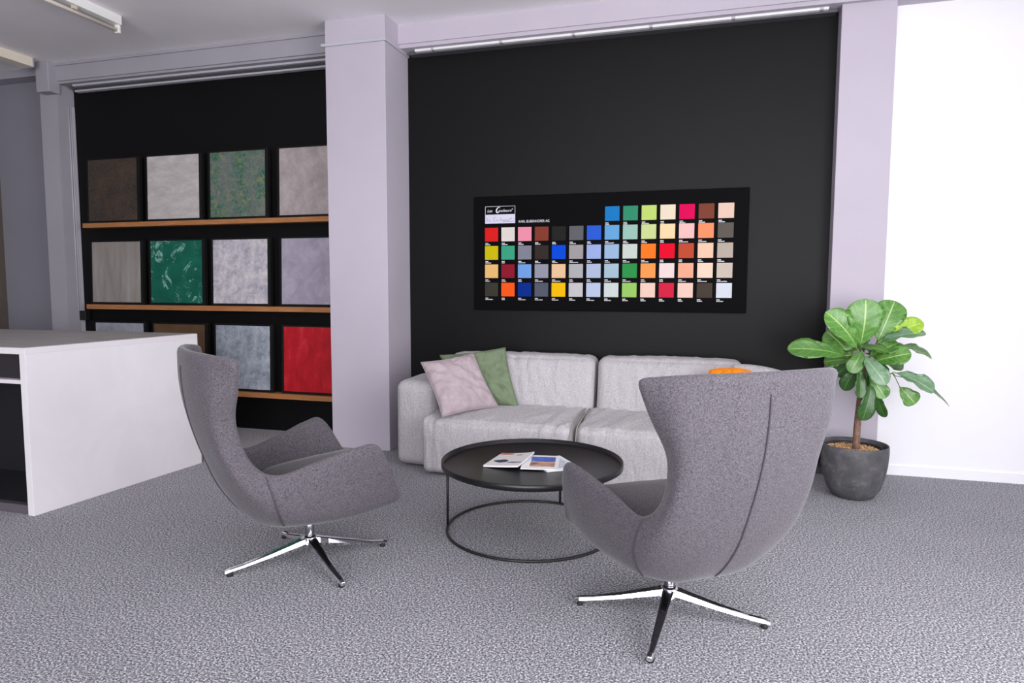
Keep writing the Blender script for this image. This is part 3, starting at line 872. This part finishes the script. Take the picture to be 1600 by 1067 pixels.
# ------------------------------------------------------------------ fig plant
PX, PY = .965, 4.87
t = empty('potted_fig', (PX, PY, 0), label='fiddle leaf fig in a dark grey stone pot by the white wall', cat='plant')
lathe('pot', [(0, 0), (.105, 0), (.130, .012), (.165, .07), (.190, .15), (.203, .24), (.207, .31), (.206, .352), (.203, .358), (.197, .356), (.194, .335), (.185, .25), (0, .25)], MAT['stone'], t, 64)
ip = lathe('inner_pot', [(.168, .25), (.172, .335), (.175, .338), (.178, .335), (.172, .25)], plain('nursery_pot', (34, 33, 36), .5), t, 48); ip.location = (-.012, -.012, 0)
rng = random.Random(8)
bm = bmesh.new()
for k in range(1500):
    a = rng.random()*2*PI; r = math.sqrt(rng.random())*.166
    if r < .02: continue
    r2 = rng.uniform(.0035, .0065)
    mt = Matrix.Translation((r*math.cos(a)-.012, r*math.sin(a)-.012, .318+rng.uniform(-.004, .006))) @ Matrix.Rotation(rng.random()*6, 4, 'Z') @ Matrix.Diagonal((r2*1.2, r2, r2*.8, 1))
    bmesh.ops.create_icosphere(bm, subdivisions=1, radius=1, matrix=mt)
bmesh.ops.create_cone(bm, cap_ends=True, segments=32, radius1=.168, radius2=.168, depth=.06, matrix=Matrix.Translation((-.012, -.012, .286)))
tag(from_bm('granules', bm, MAT['gravel'], t), kind='stuff')
def loc(p): return (p[0]-PX, p[1]-PY, p[2])
tube('trunk', [loc(p) for p in ((.972, 4.862, .27), (.974, 4.862, .36), (.974, 4.862, .45), (.978, 4.862, .55), (.984, 4.862, .66), (.992, 4.862, .76), (.998, 4.862, .86), (.985, 4.862, .93), (.968, 4.862, 1.01))],
     [.0235, .0225, .022, .0205, .019, .018, .015, .009, .005], MAT['bark'], t, 14)
for pts, r in (([(.990, 4.862, .74), (1.04, 4.862, .79), (1.10, 4.865, .805), (1.173, 4.87, .838)], [.012, .009, .006, .004]),
               ([(.998, 4.862, .86), (1.03, 4.87, .93), (1.06, 4.89, 1.0), (1.085, 4.90, 1.04)], [.010, .007, .005, .004]),
               ([(.990, 4.862, .82), (.95, 4.86, .87), (.92, 4.85, .92), (.87, 4.83, .942)], [.009, .006, .004, .003])):
    tube('branch', [loc(p) for p in pts], r, MAT['bark'], t, 8)
LEAVES=[
((0.966,4.840,1.009),(0.979,4.800,1.319),0.234,(0.1, -1, 0.15),0.00,0),
((0.948,4.840,0.992),(0.738,4.760,1.235),0.184,(0.15, -1, 0.45),0.25,0),
((0.880,4.810,0.942),(0.508,4.700,0.992),0.142,(0.1, -0.9, 0.5),0.10,1),
((1.081,4.920,1.031),(1.184,4.960,1.305),0.194,(-0.1, -1, 0.1),0.10,0),
((1.122,4.910,1.067),(1.336,4.880,1.169),0.126,(-0.3, -0.9, 0.5),0.10,2),
((1.080,4.880,1.026),(1.343,4.840,1.101),0.126,(0, -0.55, 1),0.15,3),
((1.140,4.910,1.008),(1.398,4.890,0.934),0.143,(0.1, -0.3, 1),0.15,1),
((1.043,4.860,0.904),(1.250,4.780,0.977),0.143,(0.0, -0.9, 0.6),0.10,0),
((0.980,4.800,0.950),(1.098,4.700,0.781),0.116,(-0.3, -1, 0.5),0.15,3),
((0.965,4.830,1.002),(1.111,4.760,0.983),0.092,(0.1, -0.6, 1),0.15,1),
((1.177,4.860,0.842),(1.393,4.800,0.731),0.125,(0.2, -0.8, 0.8),0.35,3),
((1.181,4.890,0.821),(1.526,4.940,0.623),0.092,(0.3, -0.3, 1),0.10,1),
((1.216,4.880,0.748),(1.308,4.860,0.642),0.117,(0.1, -1, 0.1),0.10,0),
((0.943,4.920,0.920),(0.778,4.960,1.098),0.171,(0.2, -1, 0.2),0.10,0),
((0.936,4.860,0.913),(0.758,4.880,0.892),0.110,(0, -0.8, 0.7),0.10,1),
((0.956,4.780,0.877),(0.960,4.740,0.682),0.083,(0.3, -1, 0.1),0.10,4),
((1.039,4.820,0.791),(0.986,4.780,0.530),0.108,(0.2, -1, 0.1),0.10,4),
((1.068,4.860,0.762),(1.138,4.860,0.544),0.067,(-0.6, -1, 0.1),0.10,4),
((1.075,4.910,0.755),(1.069,4.920,0.590),0.085,(0, -1, 0),0.10,1),
((0.975,4.860,0.885),(0.879,4.840,0.714),0.101,(-0.6, -1, 0.2),0.10,4),
((1.009,4.920,0.922),(1.146,4.960,0.785),0.128,(0, -1, 0.3),0.10,4),
((1.000,4.880,0.947),(0.913,4.960,0.784),0.127,(0, -1, 0.3),0.10,4),
((1.000,4.830,0.889),(1.093,4.880,0.726),0.109,(-0.2, -1, 0.3),0.10,4),
((0.985,4.890,0.976),(0.876,5.020,0.974),0.169,(0, -0.7, 0.7),0.10,1),
((1.002,4.900,0.988),(1.108,5.060,0.911),0.127,(0, -0.5, 0.9),0.10,4),
((1.011,4.940,0.963),(0.947,5.060,1.170),0.188,(0, -1, 0.3),0.10,4),
((1.017,4.850,0.938),(1.189,4.840,1.036),0.109,(0, -0.9, 0.7),0.12,1),
((0.973,4.810,0.983),(0.897,4.760,0.844),0.108,(0.2, -1, 0.4),0.12,1),
((1.025,4.830,0.831),(1.122,4.800,0.681),0.100,(-0.2, -1, 0.3),0.12,0),
((1.013,4.910,0.958),(1.256,4.960,0.875),0.144,(-0.1, -0.8, 0.7),0.10,4),
((0.965,4.860,0.944),(0.839,4.900,0.807),0.118,(0.2, -0.9, 0.5),0.10,4),
]
def leaf(b, tip, wd, nn, curl, tone, seed):
    B_ = Vector(loc(b)); T_ = Vector(loc(tip)); d = T_-B_; ln = d.length; d.normalize()
    nn = Vector(nn); nn = (nn-d*nn.dot(d)).normalized(); s = d.cross(nn)
    rg = random.Random(seed)
    prof = [(0, .03), (.06, .10), (.14, .34), (.24, .55), (.36, .68), (.48, .80), (.60, .93), (.70, 1.0), (.80, .97), (.88, .84), (.94, .62), (.98, .36), (1, .05)]
    U = (-1, -.72, -.42, -.14, 0, .14, .42, .72, 1)
    vs = []; fs = []; uvs = []
    ph = rg.random()*6; droop = rg.uniform(.02, .07)*ln/.2 + curl*.12*ln
    for v, wv in prof:
        for u in U:
            uu = u*wv*wd/2
            wavy = .15*wd*math.sin(v*17+ph+(2 if u > 0 else 0))*abs(u)**2.5*.55*math.sin(PI*min(1, v*1.1))
            cup = (.16+curl)*wd*abs(u)**1.6*wv*.6
            bend = -droop*(2*v-1)**2*.6+droop*.6 if False else droop*4*v*(1-v)*.35
            p = B_ + d*(v*ln) + s*uu + nn*(bend+wavy-.0+cup*.55)
            vs.append(p); uvs.append(((u+1)/2, v))
    m = len(U)
    for j in range(len(prof)-1):
        for i in range(m-1):
            a = j*m+i; fs.append((a, a+1, a+m+1, a+m))
    # thickness
    k = len(vs); vs += [p-nn*.0008 for p in vs]; uvs += uvs[:]
    top = list(fs); fs += [tuple(k+x for x in f[::-1]) for f in top]
    rim = [i for i in range(m)] + [j*m+m-1 for j in range(1, len(prof))] + [(len(prof)-1)*m+i for i in range(m-2, -1, -1)] + [j*m for j in range(len(prof)-2, 0, -1)]
    for q in range(len(rim)):
        a, b2_ = rim[q], rim[(q+1) % len(rim)]; fs.append((a, k+a, k+b2_, b2_))
    me = bpy.data.meshes.new('leaf'); me.from_pydata([tuple(v) for v in vs], [], fs)
    ul = me.uv_layers.new(name='UVMap')
    for lp in me.loops: ul.data[lp.index].uv = uvs[lp.vertex_index]
    me.update()
    return link('leaf', me, LM[tone], t, True)
for i, a in enumerate(LEAVES): leaf(*a, i)
SK = [(.975, 4.862, .95), (.99, 4.862, .86), (.985, 4.862, .78), (1.07, 4.87, .80), (1.17, 4.87, .836), (1.06, 4.89, 1.0)]
for i, a in enumerate(LEAVES):       # petioles
    b = Vector(a[0]); q = min((Vector(p) for p in SK), key=lambda p: (p-b).length)
    if (q-b).length > .012:
        tube('petiole', [loc(q), loc((q+b)/2+Vector((0, 0, .008))), loc(b+(Vector(a[1])-b)*.05)], [.003, .0025, .002], LM[2 if i % 3 else 1], t, 6)
